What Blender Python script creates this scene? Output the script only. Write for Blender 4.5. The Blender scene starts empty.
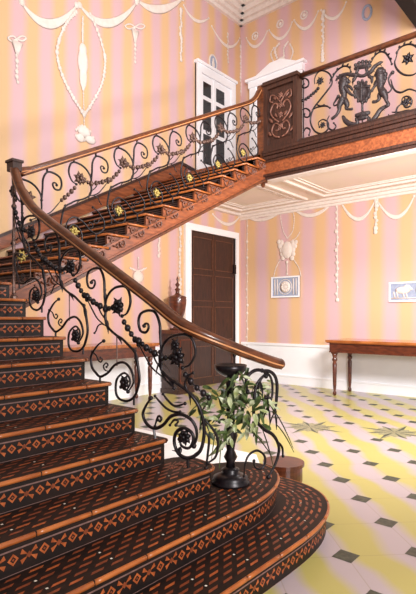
import bpy, math, random
from mathutils import Vector
random.seed(7)
C = bpy.context.scene.collection
# ------------------------------------------------------------------ basics
SN, CS = 0.6510, 0.7591          # camera heading (world +Y is the far-left wall's direction)
EYE = Vector((0, 0, 1.3))
FPX, CX, HY = 495.0, 208.0, 317.0
TAU = 2 * math.pi

def ray(px, py):
    t = (px - CX) / FPX
    return Vector((CS * t - SN, SN * t + CS, (HY - py) / FPX))
def on_y(px, py, y0):
    r = ray(px, py); return EYE + r * (y0 / r.y)
def on_x(px, py, x0):
    r = ray(px, py); return EYE + r * (x0 / r.x)

def catmull(pts, n=6, closed=False):
    P = [Vector(p) for p in pts]
    if len(P) < 3: return P
    out = []
    L = len(P)
    rng = range(L) if closed else range(L - 1)
    for i in rng:
        p0 = P[(i - 1) % L] if (closed or i > 0) else P[0] * 2 - P[1]
        p1 = P[i]; p2 = P[(i + 1) % L]
        p3 = P[(i + 2) % L] if (closed or i + 2 < L) else P[-1] * 2 - P[-2]
        for k in range(n):
            t = k / n
            out.append(0.5 * ((2 * p1) + (p2 - p0) * t + (2 * p0 - 5 * p1 + 4 * p2 - p3) * t * t + (3 * p1 - p0 - 3 * p2 + p3) * t ** 3))
    if not closed: out.append(P[-1])
    return out

class MB:
    def __init__(s): s.v = []; s.f = []; s.m = []
    def face(s, idx, m=0): s.f.append(idx); s.m.append(m)
    def poly(s, pts, m=0):
        b = len(s.v); s.v += [Vector(p) for p in pts]; s.face(list(range(b, b + len(pts))), m)
    def box(s, x0, x1, y0, y1, z0, z1, m=0):
        b = len(s.v)
        s.v += [Vector((x, y, z)) for z in (z0, z1) for y in (y0, y1) for x in (x0, x1)]
        for q in ((0, 2, 3, 1), (4, 5, 7, 6), (0, 1, 5, 4), (2, 6, 7, 3), (0, 4, 6, 2), (1, 3, 7, 5)):
            s.face([b + i for i in q], m)
    def prism(s, bottom, top, m=0, mt=None):
        n = len(bottom); b = len(s.v)
        s.v += [Vector(p) for p in bottom] + [Vector(p) for p in top]
        s.face([b + i for i in range(n)][::-1], m); s.face([b + n + i for i in range(n)], m if mt is None else mt)
        for i in range(n):
            j = (i + 1) % n; s.face([b + i, b + j, b + n + j, b + n + i], m)
    def tube(s, pts, r, sides=6, m=0, caps=True):
        P = [Vector(p) for p in pts]; n = len(P); b = len(s.v)
        R = r if callable(r) else (lambda u: r)
        T = []
        for i in range(n):
            t = P[min(i + 1, n - 1)] - P[max(i - 1, 0)]
            T.append(t.normalized() if t.length > 1e-9 else Vector((0, 0, 1)))
        ref = Vector((0, 0, 1)) if abs(T[0].z) < .9 else Vector((1, 0, 0))
        nrm = (ref - T[0] * ref.dot(T[0])).normalized()
        for i in range(n):
            nrm = nrm - T[i] * nrm.dot(T[i])
            nrm = nrm.normalized() if nrm.length > 1e-6 else T[i].orthogonal().normalized()
            bi = T[i].cross(nrm); rr = R(i / max(1, n - 1))
            for k in range(sides):
                a = TAU * k / sides
                s.v.append(P[i] + nrm * (rr * math.cos(a)) + bi * (rr * math.sin(a)))
        for i in range(n - 1):
            for k in range(sides):
                k2 = (k + 1) % sides
                s.face([b + i * sides + k, b + i * sides + k2, b + (i + 1) * sides + k2, b + (i + 1) * sides + k], m)
        if caps:
            s.face([b + k for k in range(sides)][::-1], m); s.face([b + (n - 1) * sides + k for k in range(sides)], m)
    def sweep(s, pts, prof, m=0):
        P = [Vector(p) for p in pts]; n = len(P); b = len(s.v); q = len(prof)
        for i in range(n):
            t = (P[min(i + 1, n - 1)] - P[max(i - 1, 0)]).normalized()
            lat = t.cross(Vector((0, 0, 1))).normalized(); up = lat.cross(t)
            for (a, c) in prof: s.v.append(P[i] + lat * a + up * c)
        for i in range(n - 1):
            for k in range(q):
                k2 = (k + 1) % q
                s.face([b + i * q + k, b + i * q + k2, b + (i + 1) * q + k2, b + (i + 1) * q + k], m)
        s.face([b + k for k in range(q)][::-1], m); s.face([b + (n - 1) * q + k for k in range(q)], m)
    def lathe(s, c, prof, n=20, m=0, sx=1, sy=1):
        c = Vector(c); b = len(s.v); q = len(prof)
        for (r, z) in prof:
            for k in range(n):
                a = TAU * k / n
                s.v.append(c + Vector((r * sx * math.cos(a), r * sy * math.sin(a), z)))
        for i in range(q - 1):
            for k in range(n):
                k2 = (k + 1) % n
                s.face([b + i * n + k, b + i * n + k2, b + (i + 1) * n + k2, b + (i + 1) * n + k], m)
        s.face([b + k for k in range(n)][::-1], m); s.face([b + (q - 1) * n + k for k in range(n)], m)
    def blob(s, c, rad, m=0, nu=8, nv=5):
        rx, ry, rz = rad if isinstance(rad, (tuple, list)) else (rad,) * 3
        c = Vector(c); b = len(s.v)
        s.v.append(c + Vector((0, 0, -rz)))
        for i in range(1, nv):
            th = math.pi * i / nv
            for k in range(nu):
                a = TAU * k / nu
                s.v.append(c + Vector((rx * math.sin(th) * math.cos(a), ry * math.sin(th) * math.sin(a), -rz * math.cos(th))))
        s.v.append(c + Vector((0, 0, rz))); top = len(s.v) - 1
        for k in range(nu):
            k2 = (k + 1) % nu
            s.face([b, b + 1 + k2, b + 1 + k], m); s.face([top, top - nu + k, top - nu + k2], m)
            for i in range(nv - 2):
                o = b + 1 + i * nu
                s.face([o + k, o + k2, o + nu + k2, o + nu + k], m)
    def leaf(s, base, d, length, width, droop=.3, m=0, up=Vector((0, 0, 1)), fold=.25):
        d = Vector(d).normalized(); side = d.cross(up)
        side = side.normalized() if side.length > 1e-4 else Vector((1, 0, 0))
        nn = side.cross(d); n = 5; b = len(s.v); base = Vector(base)
        for i in range(n + 1):
            u = i / n; c = base + d * (length * u) - up * (droop * length * u * u)
            w = width * math.sin(math.pi * min(1, .08 + .92 * u) ** .8) * .5 + .0005
            s.v += [c - side * w + nn * w * fold, c, c + side * w + nn * w * fold, c - nn * .003]
        for i in range(n):
            o = b + 4 * i
            s.face([o, o + 1, o + 5, o + 4], m); s.face([o + 1, o + 2, o + 6, o + 5], m)
            s.face([o + 2, o + 3, o + 7, o + 6], m); s.face([o + 3, o, o + 4, o + 7], m)
    def build(s, name, mats, parent=None, origin=None, smooth=False):
        org = Vector((0, 0, 0))
        if origin is not None: org = Vector(origin)
        if parent is not None:
            p = parent
            while p.parent: p = p.parent
            org = p.location
        me = bpy.data.meshes.new(name)
        me.from_pydata([tuple(v - org) for v in s.v], [], s.f)
        if not isinstance(mats, (list, tuple)): mats = [mats]
        for mm in mats: me.materials.append(mm)
        me.polygons.foreach_set('material_index', s.m)
        if smooth: me.polygons.foreach_set('use_smooth', [True] * len(me.polygons))
        me.update()
        o = bpy.data.objects.new(name, me); C.objects.link(o)
        if parent is not None: o.parent = parent
        elif origin is not None: o.location = org
        return o

def tag(o, label, cat, group=None):
    o['label'] = label; o['category'] = cat
    if group: o['group'] = group
    return o
def thing(name, label, cat, loc=(0, 0, 0), group=None):
    o = bpy.data.objects.new(name, None); o.empty_display_size = .1
    C.objects.link(o); o.location = loc
    return tag(o, label, cat, group)
def struct(o):
    o['kind'] = 'structure'; return o

# ------------------------------------------------------------------ materials
def lin(c): return tuple(((x / 255) / 12.92 if x / 255 <= .04045 else ((x / 255 + .055) / 1.055) ** 2.4) for x in c) + (1,)
def newmat(name):
    m = bpy.data.materials.new(name); m.use_nodes = True
    nt = m.node_tree; return m, nt, nt.nodes['Principled BSDF']
def noise_mat(name, c1, c2, scale=8, rough=.5, metal=0, spec=.5, stretch=(1, 1, 1), detail=4, bump=0, coat=0):
    m, nt, b = newmat(name); N = nt.nodes.new; L = nt.links.new
    tc = N('ShaderNodeTexCoord'); mp = N('ShaderNodeMapping'); mp.inputs['Scale'].default_value = stretch
    nz = N('ShaderNodeTexNoise'); nz.inputs['Scale'].default_value = scale; nz.inputs['Detail'].default_value = detail
    cr = N('ShaderNodeValToRGB'); cr.color_ramp.elements[0].position = .35; cr.color_ramp.elements[1].position = .68
    cr.color_ramp.elements[0].color = lin(c1); cr.color_ramp.elements[1].color = lin(c2)
    L(tc.outputs['Object'], mp.inputs['Vector']); L(mp.outputs[0], nz.inputs['Vector']); L(nz.outputs['Fac'], cr.inputs['Fac'])
    L(cr.outputs['Color'], b.inputs['Base Color'])
    b.inputs['Roughness'].default_value = rough; b.inputs['Metallic'].default_value = metal
    b.inputs['Specular IOR Level'].default_value = spec
    if coat: b.inputs['Coat Weight'].default_value = coat; b.inputs['Coat Roughness'].default_value = .12
    if bump:
        bp = N('ShaderNodeBump'); bp.inputs['Strength'].default_value = bump; bp.inputs['Distance'].default_value = .01
        L(nz.outputs['Fac'], bp.inputs['Height']); L(bp.outputs[0], b.inputs['Normal'])
    return m
def stripe_mat(name, axis, period, c1, c2, phase=0.0):
    """painted wall with soft broad vertical stripes in two tints"""
    m, nt, b = newmat(name); N = nt.nodes.new; L = nt.links.new
    tc = N('ShaderNodeTexCoord'); sp = N('ShaderNodeSeparateXYZ'); L(tc.outputs['Object'], sp.inputs[0])
    nz = N('ShaderNodeTexNoise'); nz.inputs['Scale'].default_value = 1.3; nz.inputs['Detail'].default_value = 3
    L(tc.outputs['Object'], nz.inputs['Vector'])
    mu = N('ShaderNodeMath'); mu.operation = 'MULTIPLY_ADD'; mu.inputs[1].default_value = TAU / period; mu.inputs[2].default_value = phase
    L(sp.outputs[axis], mu.inputs[0])
    ad = N('ShaderNodeMath'); ad.operation = 'MULTIPLY_ADD'; ad.inputs[1].default_value = .9; L(nz.outputs['Fac'], ad.inputs[0]); L(mu.outputs[0], ad.inputs[2])
    si = N('ShaderNodeMath'); si.operation = 'SINE'; L(ad.outputs[0], si.inputs[0])
    mr = N('ShaderNodeMapRange'); mr.inputs[1].default_value = -.75; mr.inputs[2].default_value = .75; L(si.outputs[0], mr.inputs[0])
    mx = N('ShaderNodeMix'); mx.data_type = 'RGBA'; L(mr.outputs[0], mx.inputs[0])
    mx.inputs[6].default_value = lin(c1); mx.inputs[7].default_value = lin(c2)
    L(mx.outputs[2], b.inputs['Base Color']); b.inputs['Roughness'].default_value = .8; b.inputs['Specular IOR Level'].default_value = .2
    return m
def floor_mat():
    m, nt, b = newmat('marble_floor'); N = nt.nodes.new; L = nt.links.new
    tc = N('ShaderNodeTexCoord'); sp = N('ShaderNodeSeparateXYZ'); L(tc.outputs['Object'], sp.inputs[0])
    wv = N('ShaderNodeTexWave'); wv.wave_type = 'BANDS'; wv.bands_direction = 'DIAGONAL'
    wv.inputs['Scale'].default_value = 1.15; wv.inputs['Distortion'].default_value = 4.5; wv.inputs['Detail'].default_value = 2.5
    wv.inputs['Detail Scale'].default_value = .8
    L(tc.outputs['Object'], wv.inputs['Vector'])
    cr = N('ShaderNodeValToRGB'); e = cr.color_ramp.elements
    e[0].position = .25; e[0].color = lin((188, 176, 104)); e[1].position = .8; e[1].color = lin((186, 170, 172))
    L(wv.outputs['Fac'], cr.inputs['Fac'])
    # joints along both diagonals of the lattice
    def joint(op):
        a = N('ShaderNodeMath'); a.operation = op; L(sp.outputs[0], a.inputs[0]); L(sp.outputs[1], a.inputs[1])
        c = N('ShaderNodeMath'); c.operation = 'ADD'; c.inputs[1].default_value = (-(-1.183 + 2.53) if op == 'ADD' else (1.183 + 2.53)) + 58.0
        L(a.outputs[0], c.inputs[0])
        d = N('ShaderNodeMath'); d.operation = 'MODULO'; d.inputs[1].default_value = .58; L(c.outputs[0], d.inputs[0])
        f = N('ShaderNodeMath'); f.operation = 'LESS_THAN'; f.inputs[1].default_value = .009; L(d.outputs[0], f.inputs[0])
        return f
    j1, j2 = joint('ADD'), joint('SUBTRACT')
    mxm = N('ShaderNodeMath'); mxm.operation = 'MAXIMUM'; L(j1.outputs[0], mxm.inputs[0]); L(j2.outputs[0], mxm.inputs[1])
    sc = N('ShaderNodeMath'); sc.operation = 'MULTIPLY'; sc.inputs[1].default_value = .35; L(mxm.outputs[0], sc.inputs[0])
    mx = N('ShaderNodeMix'); mx.data_type = 'RGBA'; L(sc.outputs[0], mx.inputs[0]); L(cr.outputs[0], mx.inputs[6]); mx.inputs[7].default_value = lin((150, 130, 90))
    L(mx.outputs[2], b.inputs['Base Color']); b.inputs['Roughness'].default_value = .3; b.inputs['Specular IOR Level'].default_value = .35
    return m

ORANGE, PINK = (226, 186, 142), (219, 181, 184)
M = {}
M['wall_l'] = stripe_mat('striped_paint_left', 1, .42, ORANGE, PINK, 1.2)
M['wall_r'] = stripe_mat('striped_paint_right', 0, .52, ORANGE, PINK, .6)
M['ceil'] = noise_mat('ceiling_plaster', (240, 226, 208), (242, 224, 214), 3, .85, spec=.2)
M['white'] = noise_mat('white_plaster', (232, 218, 208), (240, 228, 220), 12, .7, spec=.3)
M['dado'] = noise_mat('white_painted_wood', (250, 248, 250), (253, 252, 254), 5, .5, spec=.4)
M['floor'] = floor_mat()
M['slate'] = noise_mat('dark_green_slate', (46, 54, 44), (80, 86, 70), 30, .4)
M['slate2'] = noise_mat('grey_marble_inlay', (120, 116, 88), (172, 164, 126), 60, .4)
M['dark'] = noise_mat('dark_marquetry_wood', (22, 13, 10), (40, 22, 15), 30, .55, spec=.35, stretch=(1, .2, 1))
M['inlay'] = noise_mat('orange_inlay_wood', (150, 72, 34), (190, 100, 52), 40, .42, coat=.1)
M['inlay2'] = noise_mat('brown_inlay_wood', (112, 54, 30), (146, 72, 40), 40, .42, coat=.1)
M['line'] = noise_mat('grey_line_inlay', (112, 84, 78), (136, 100, 92), 40, .5)
M['ivory'] = noise_mat('ivory_inlay', (238, 228, 210), (250, 244, 232), 40, .4)
M['nose'] = noise_mat('honey_nosing_wood', (152, 78, 34), (190, 108, 50), 22, .32, coat=.25, stretch=(1, .3, 1))
M['mid'] = noise_mat('orange_brown_wood', (112, 56, 30), (156, 84, 46), 12, .42, stretch=(3, .5, 3), coat=.15)
M['rail'] = noise_mat('handrail_mahogany', (74, 37, 20), (112, 60, 32), 14, .33, stretch=(1, 1, 2), coat=.2)
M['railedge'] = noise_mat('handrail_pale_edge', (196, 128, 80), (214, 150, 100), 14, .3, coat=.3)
M['mahog'] = noise_mat('red_mahogany', (72, 32, 20), (108, 52, 30), 9, .3, stretch=(1, 1, 3), coat=.4)
M['door'] = noise_mat('dark_brown_door', (44, 23, 16), (70, 38, 26), 9, .45, stretch=(6, 6, .7), coat=.15)
M['doorline'] = noise_mat('door_bead', (92, 56, 38), (112, 70, 48), 20, .4)
M['iron'] = noise_mat('black_wrought_iron', (22, 17, 20), (44, 34, 38), 40, .35, metal=.35)
M['bronze'] = noise_mat('bronzed_iron', (70, 48, 44), (122, 92, 78), 40, .38, metal=.4)
M['carve'] = noise_mat('carved_brown_wood', (84, 50, 40), (136, 88, 70), 30, .45)
M['gilt'] = noise_mat('gilt_flower', (150, 124, 60), (198, 176, 100), 60, .4, metal=.35)
M['leafdark'] = noise_mat('deep_green_leaf', (44, 58, 30), (86, 104, 50), 30, .35)
M['leafpale'] = noise_mat('pale_green_leaf', (138, 148, 88), (206, 208, 176), 25, .35)
M['marble'] = noise_mat('white_floor', (236, 232, 228), (250, 248, 246), 4, .3, spec=.35)
M['blue'] = noise_mat('blue_grey_jasper', (150, 160, 186), (172, 180, 200), 30, .7)
M['glass'], _nt, _b = newmat('dark_window_pane')
_b.inputs['Base Color'].default_value = lin((18, 14, 14)); _b.inputs['Roughness'].default_value = .08
M['black'] = noise_mat('near_black_timber', (14, 12, 12), (24, 20, 18), 10, .7)

# ------------------------------------------------------------------ the setting
XL, YR = -6.21, 8.29
ZC, ZG, ZL = 7.40, 3.46, 3.755     # upper cornice, ceiling below gallery, gallery floor
mb = MB(); mb.box(XL, 3.2, -3.5, YR, -.1, 0)
for i in range(-12, 17):
    for j in range(-20, 22):
        if (i + j) % 2: continue
        x, y = -1.183 - .29 * i, 2.53 + .29 * j
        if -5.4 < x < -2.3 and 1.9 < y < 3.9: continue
        if not (XL + .1 < x < 3 and -3.3 < y < YR - .1): continue
        if (x + 2.89) ** 2 + (y - 5.22) ** 2 < .2 or (x + 2.04) ** 2 + (y - 5.6) ** 2 < .2: continue
        h = .056
        mb.poly([(x - h, y - h, .001), (x + h, y - h, .001), (x + h, y + h, .001), (x - h, y + h, .001)], 1)
for (cx, cy) in ((-2.89, 5.22), (-2.04, 5.6)):        # inlaid stars in the floor
    for k in range(16):
        a0, a1, a2 = TAU * k / 16, TAU * (k + .5) / 16, TAU * (k + 1) / 16
        ro = .42 if k % 4 == 0 else (.32 if k % 2 == 0 else .24)
        ro2 = .42 if (k + 1) % 4 == 0 else (.32 if (k + 1) % 2 == 0 else .24)
        mb.poly([(cx, cy, .0012), (cx + ro * math.cos(a0), cy + ro * math.sin(a0), .0012), (cx + .2 * math.cos(a1), cy + .2 * math.sin(a1), .0012)], 2)
        mb.poly([(cx, cy, .0012), (cx + .2 * math.cos(a1), cy + .2 * math.sin(a1), .0012), (cx + ro2 * math.cos(a2), cy + ro2 * math.sin(a2), .0012)], 1 if k % 2 else 2)
mb.poly([(-5.4, 1.9, .0007), (-2.35, 1.9, .0007), (-2.35, 3.45, .0007), (-2.7, 3.85, .0007), (-5.4, 3.85, .0007)], 3)   # plain white area of the floor beside the stair
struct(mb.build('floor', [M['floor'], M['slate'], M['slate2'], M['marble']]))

mb = MB(); mb.box(XL - .2, XL, -3.5, YR + .2, 0, ZC + .3); struct(mb.build('wall_left', M['wall_l']))
mb = MB(); mb.box(XL, 1.0, YR, YR + .2, 0, ZC + .3); struct(mb.build('wall_right', M['wall_r']))
mb = MB(); mb.box(XL - .2, 1.0, -3.5, YR + .2, ZC + .3, ZC + .4); struct(mb.build('ceiling', M['ceil']))
# cornice round the upper hall
mb = MB()
for (p, zz) in ((.06, .05), (.13, .12), (.2, .2), (.27, .3)):
    mb.box(XL, XL + p, -3.5, YR, ZC + zz - .1, ZC + zz); mb.box(XL, 1.0, YR - p, YR, ZC + zz - .1, ZC + zz)
struct(mb.build('trim_1', M['white']))
# dado and baseboards (white)
mb = MB(); mb.box(XL, XL + .012, 2.5, 6.55, .0, .76); mb.box(XL, XL + .035, 2.5, 6.55, .74, .785)
struct(mb.build('trim_2', M['dado']))
mb = MB(); mb.box(XL + .012, 1.0, YR - .012, YR, .0, .76); mb.box(XL + .03, 1.0, YR - .035, YR, .74, .785)
struct(mb.build('trim_3', M['dado']))
mb = MB(); mb.box(XL + .012, XL + .035, 2.5, 6.55, 0, .15); mb.box(XL + .012, XL + .045, 2.5, 6.55, .15, .175)
struct(mb.build('baseboard_left', M['dado']))
mb = MB(); mb.box(XL + .05, 1.0, YR - .035, YR - .012, 0, .15); mb.box(XL + .05, 1.0, YR - .045, YR - .012, .15, .175)
struct(mb.build('baseboard_right', M['dado']))
# gallery slab, its ceiling below
YG = 6.10
mb = MB(); mb.box(XL, 1.0, YG + .05, YR, ZG + .02, ZL); struct(mb.build('floor.001', M['mid']))
mb = MB(); mb.box(XL, 1.0, YG + .05, YR, ZG - .02, ZG + .02)
def frame(mb, x0, x1, y0, y1, z, w, t, m=0):
    mb.box(x0, x1, y0, y0 + w, z - t, z, m); mb.box(x0, x1, y1 - w, y1, z - t, z, m)
    mb.box(x0, x0 + w, y0 + w, y1 - w, z - t, z, m); mb.box(x1 - w, x1, y0 + w, y1 - w, z - t, z, m)
struct(mb.build('ceiling.001', M['ceil']))
mb = MB()
for (x0, x1) in ((-5.95, -4.45), (-4.15, -1.2), (-.95, .95)):
    frame(mb, x0, x1, 6.32, 7.95, ZG - .02, .05, .035); frame(mb, x0 + .16, x1 - .16, 6.48, 7.79, ZG - .02, .03, .02)
    frame(mb, x0 + .24, x1 - .24, 6.56, 7.71, ZG - .02, .02, .012)
mb.box(XL, 1.0, YR - .14, YR, ZG - .06, ZG - .02); mb.box(XL, 1.0, YR - .08, YR, ZG - .11, ZG - .06); mb.box(XL, 1.0, YR - .03, YR, ZG - .15, ZG - .11)
mb.box(XL, XL + .1, YG + .1, YR, ZG - .08, ZG - .02)
mb.box(-4.1, 1.0, YG + .045, YG + .2, ZG - .14, ZG - .02)
struct(mb.build('trim_4', M['white']))
# gallery fascia of orange-brown wood with dark mouldings
mb = MB()
mb.box(-4.13, 1.0, YG, YG + .05, 3.33, 3.74)
for (z0, z1, p, m) in ((3.32, 3.355, .02, 1), (3.36, 3.395, .035, 1), (3.57, 3.60, .02, 1), (3.605, 3.65, .035, 1), (3.665, 3.70, .045, 1), (3.70, 3.74, .06, 1)):
    mb.box(-4.13, 1.0, YG - p, YG, z0, z1, m)
struct(mb.build('trim_5', [M['mid'], M['door']]))
# dark header at the hall's right end, above the gallery
mb = MB(); mb.box(-2.66, -2.46, 4.5, YR, 5.97, ZC + .3); struct(mb.build('trim_6', M['black']))

def door_thing(name):
    o = bpy.data.objects.new(name, None); C.objects.link(o); o['kind'] = 'structure'; return o
# door_1: brown panelled door under the gallery, left wall
d1 = door_thing('door_1'); d1.location = (XL, 7.45, 0)
mb = MB(); mb.box(XL, XL + .03, 6.69, 8.04, 0, 2.9)
for (y0, y1) in ((6.77, 7.33), (7.41, 7.96)):
    for (z0, z1) in ((.15, .75), (.85, 1.5), (1.6, 2.1), (2.2, 2.8)):
        for (a, b2, c, d) in ((y0, y1, z0, z0 + .015), (y0, y1, z1 - .015, z1), (y0, y0 + .015, z0, z1), (y1 - .015, y1, z0, z1)):
            mb.box(XL + .03, XL + .04, a, b2, c, d, 1)
mb.box(XL + .03, XL + .037, 7.362, 7.375, 0, 2.9, 1)
mb.build('door_leaf', [M['door'], M['doorline']], d1)
mb = MB()
for (p, w) in ((.05, .13), (.075, .03)):
    mb.box(XL, XL + p, 6.69 - w, 6.69, 0, 2.9 + w); mb.box(XL, XL + p, 8.04, 8.04 + w, 0, 2.9 + w); mb.box(XL, XL + p, 6.69, 8.04, 2.9, 2.9 + w)
mb.build('door_frame', M['dado'], d1)
mb = MB(); mb.box(XL + .03, XL + .075, 7.97, 8.04, 2.18, 2.36); mb.box(XL + .03, XL + .075, 7.97, 8.04, .5, .68); mb.build('hinge', M['iron'], d1)
mb = MB(); mb.tube([(XL + .03, 6.73, 1.1), (XL + .075, 6.73, 1.1)], .012, 8); mb.blob((XL + .09, 6.73, 1.1), .03); mb.build('door_handle', M['gilt'], d1, smooth=True)
# door_2: white glazed doors on the gallery level, left wall
d2 = door_thing('door_2'); d2.location = (XL, 7.45, ZL)
mb = MB(); mb.box(XL, XL + .03, 6.87, 8.03, ZL, 6.09)
mb.box(XL, XL + .07, 6.87, 6.99, ZL, 6.09); mb.box(XL, XL + .07, 7.91, 8.03, ZL, 6.09); mb.box(XL, XL + .07, 6.99, 7.91, 5.9, 6.09)
mb.box(XL, XL + .1, 6.84, 8.06, 6.05, 6.1)
mb.box(XL + .03, XL + .045, 7.36, 7.4, ZL, 5.9); mb.build('door_frame', M['dado'], d2)
mb = MB()
for (y0, y1) in ((7.065, 7.29), (7.45, 7.70)):
    for (z0, z1) in ((5.51, 5.77), (4.86, 5.43), (4.22, 4.78)):
        mb.box(XL + .03, XL + .036, y0, y1, z0, z1)
mb.build('pane', M['glass'], d2)
mb = MB(); mb.blob((XL + .07, 7.33, 4.75), (.02, .02, .02)); mb.tube([(XL + .03, 7.33, 4.75), (XL + .07, 7.33, 4.75)], .008); mb.build('door_handle', M['gilt'], d2, smooth=True)
# door_3: white door case with a scrolled head, right wall above the gallery
d3 = door_thing('door_3'); d3.location = (-5.32, YR, ZL)
mb = MB(); mb.box(-5.93, -4.72, YR - .04, YR, ZL, 5.95)
mb.box(-5.93, -5.78, YR - .08, YR, ZL, 6.0); mb.box(-4.87, -4.72, YR - .08, YR, ZL, 6.0); mb.box(-5.95, -4.70, YR - .1, YR, 5.95, 6.12); mb.box(-6.0, -4.65, YR - .14, YR, 6.08, 6.13)
mb.prism([(-5.9, YR, 6.13), (-4.75, YR, 6.13), (-5.2, YR, 6.33), (-5.45, YR, 6.33)], [(-5.9, YR - .06, 6.13), (-4.75, YR - .06, 6.13), (-5.2, YR - .06, 6.33), (-5.45, YR - .06, 6.33)])
mb.build('door_frame', M['dado'], d3)
mb = MB()
for (x0, x1) in ((-5.74, -5.36), (-5.28, -4.91)):
    for (z0, z1) in ((3.95, 4.7), (4.8, 5.8)):
        frame_z = [(x0, x1, z0, z0 + .02), (x0, x1, z1 - .02, z1), (x0, x0 + .02, z0, z1), (x1 - .02, x1, z0, z1)]
        for (a, b2, c, d) in frame_z: mb.box(a, b2, YR - .055, YR - .04, c, d)
mb.build('door_panel', M['dado'], d3)

# ------------------------------------------------------------------ lower flight
R0, G0 = .1444, .264
def sx(k): return -1.823 - G0 * k
def sz(k): return (k + 3) * R0
def outline(k, off=0.0):
    """front edge path of step k in plan, from the inner side out to the curtail end, then the closing points"""
    x = sx(k) - off; y0 = -.55
    YE = 2.09; pw = 2.0
    if k == -2: cx, cy, b, pw = -1.95, 2.15, .92, 2.6
    elif k == -1: cx, cy, b = -1.95, 2.15, .69
    elif k == 0: cx, cy, b = -2.05, 2.17, .10
    else: cx, cy, b = x - .03, YE - .03, .03
    a = x - cx; b = b - off
    front = []
    n = max(2, int((cy - y0) / .05))
    for i in range(n): front.append((x, y0 + (cy - y0) * i / n))
    q = 16 if k < 0 else 6
    for i in range(q + 1):
        th = .5 * math.pi * i / q
        front.append((cx + a * math.cos(th) ** (2 / pw) if i < q else cx, cy + b * math.sin(th) ** (2 / pw)))
    back = []; y1 = YE - off
    if k < 1:
        bk = .45 if k == -2 else (.35 if k == -1 else .12)
        for i in range(1, 7):
            th = .5 * math.pi * i / 6
            back.append((cx - bk * math.sin(th), y1 + (cy + b - y1) * math.cos(th)))
        xe = -2.75
    else: xe = -4.3
    back += [(xe, y1), (xe, y0)]
    return front, back

lower = thing('staircase_flight', 'lower stair flight of dark inlaid steps with rounded bottom steps on the marble floor', 'staircase', (-2.6, 1.0, 0))
def at_path(path, dist):
    """point, tangent, outward normal at a distance along a plan path"""
    for i in range(len(path) - 1):
        a, b = Vector(path[i]), Vector(path[i + 1]); l = (b - a).length
        if dist <= l or i == len(path) - 2:
            t = (b - a).normalized(); return a + t * dist, t, Vector((t.y, -t.x))
        dist -= l
def path_len(path): return sum((Vector(path[i + 1]) - Vector(path[i])).length for i in range(len(path) - 1))
def riser_inlay(mb, path, z, h, s0=0.03):
    """row of hollow diamonds and four-triangle stars, proud of the riser by under a millimetre"""
    L = path_len(path); s = s0; i = 0
    def P(s, zz, o=.0012):
        p, t, n = at_path(path, max(0, min(L, s))); return (p.x + n.x * o, p.y + n.y * o, zz)
    zc = z - h * .52
    while s < L - .03:
        if i % 2 == 0:
            for (r1, m) in ((.024, 1), (.013, 0), (.006, 2)):
                o = .0012 + (.024 - r1) * .04
                mb.poly([P(s - r1, zc, o), P(s, zc - r1, o), P(s + r1, zc, o), P(s, zc + r1, o)], m)
        else:
            for sg in (-1, 1):
                for sh in (-1, 1):
                    mb.poly([P(s + sg * .006, zc + sh * .004), P(s + sg * .038, zc + sh * .012), P(s + sg * .03, zc + sh * .031)][::(1 if sg * sh > 0 else -1)], 1)
            mb.poly([P(s - .014, zc, .002), P(s, zc - .014, .002), P(s + .014, zc, .002), P(s, zc + .014, .002)], 2)
        s += .068; i += 1
    n = int(L / .06)
    for a in range(n):
        u0, u1 = L * a / n, L * (a + 1) / n
        for (zz, w) in ((z - .036, .0035), (z - h + .012, .0025)):
            mb.poly([P(u0, zz - w), P(u1, zz - w), P(u1, zz + w), P(u0, zz + w)], 3)
def tread_inlay(mb, path, z, rows, s_end=None):
    L = path_len(path)
    for ri, off in enumerate(rows):
        s = .02 + (ri % 2) * .05; c = 0
        while s < (s_end or L) - .05:
            def P(u, o):
                p, t, n = at_path(path, max(0, min(L, u))); return (p.x - n.x * o, p.y - n.y * o, z + .001)
            w = .0075
            mb.poly([P(s, off - w), P(s + .06, off - w), P(s + .078, off + w), P(s + .018, off + w)][::-1], 2 if (ri + c) % 4 else 1)
            if ri in (1, 3) and c % 3 == 0:
                mb.poly([P(s - .016, off - .005), P(s - .006, off - .005), P(s - .006, off + .005), P(s - .016, off + .005)][::-1], 4)
            s += .1; c += 1
STEPM = [M['dark'], M['inlay'], M['inlay2'], M['line'], M['ivory']]
for k in range(-2, 9):
    z = sz(k); zb = z - R0
    mb = MB()
    f, bk = outline(k, .022); pl = f + bk
    mb.prism([(x, y, zb) for x, y in pl], [(x, y, z - .022) for x, y in pl])
    riser_inlay(mb, f, z - .012, R0)
    f2, bk2 = outline(k, .006); pl = f2 + bk2
    mb.prism([(x, y, z - .022) for x, y in pl], [(x, y, z) for x, y in pl])
    if k < 8: tread_inlay(mb, f2, z, (.05, .09, .13, .17, .21, .25)[:6 if k > -2 else 6])
    st = mb.build('step', STEPM, lower)
    nb = MB(); L = path_len(f2); s = -(k % 3) * .09
    while s < L:
        a, b = max(0, s), min(L, s + .262)
        if b - a > .02:
            n = max(2, int((b - a) / .03)); pts = []
            for i in range(n + 1):
                p, t, nn = at_path(f2, a + (b - a) * i / n); pts.append((p.x - nn.x * .004, p.y - nn.y * .004, z - .010))
            nb.tube(pts, (.0115), 8)
        s += .27
    nb.build('nosing', M['nose'], st, smooth=True)
# quarter landing
mb = MB(); zl = sz(8)
mb.box(XL + .01, -4.3, -.55, 2.19, 0.0, zl); mb.box(-4.3, -4.14, 2.09, 2.19, 1.3, zl, 1)
mb.build('landing', [M['dark'], M['mid']], lower)

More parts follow.
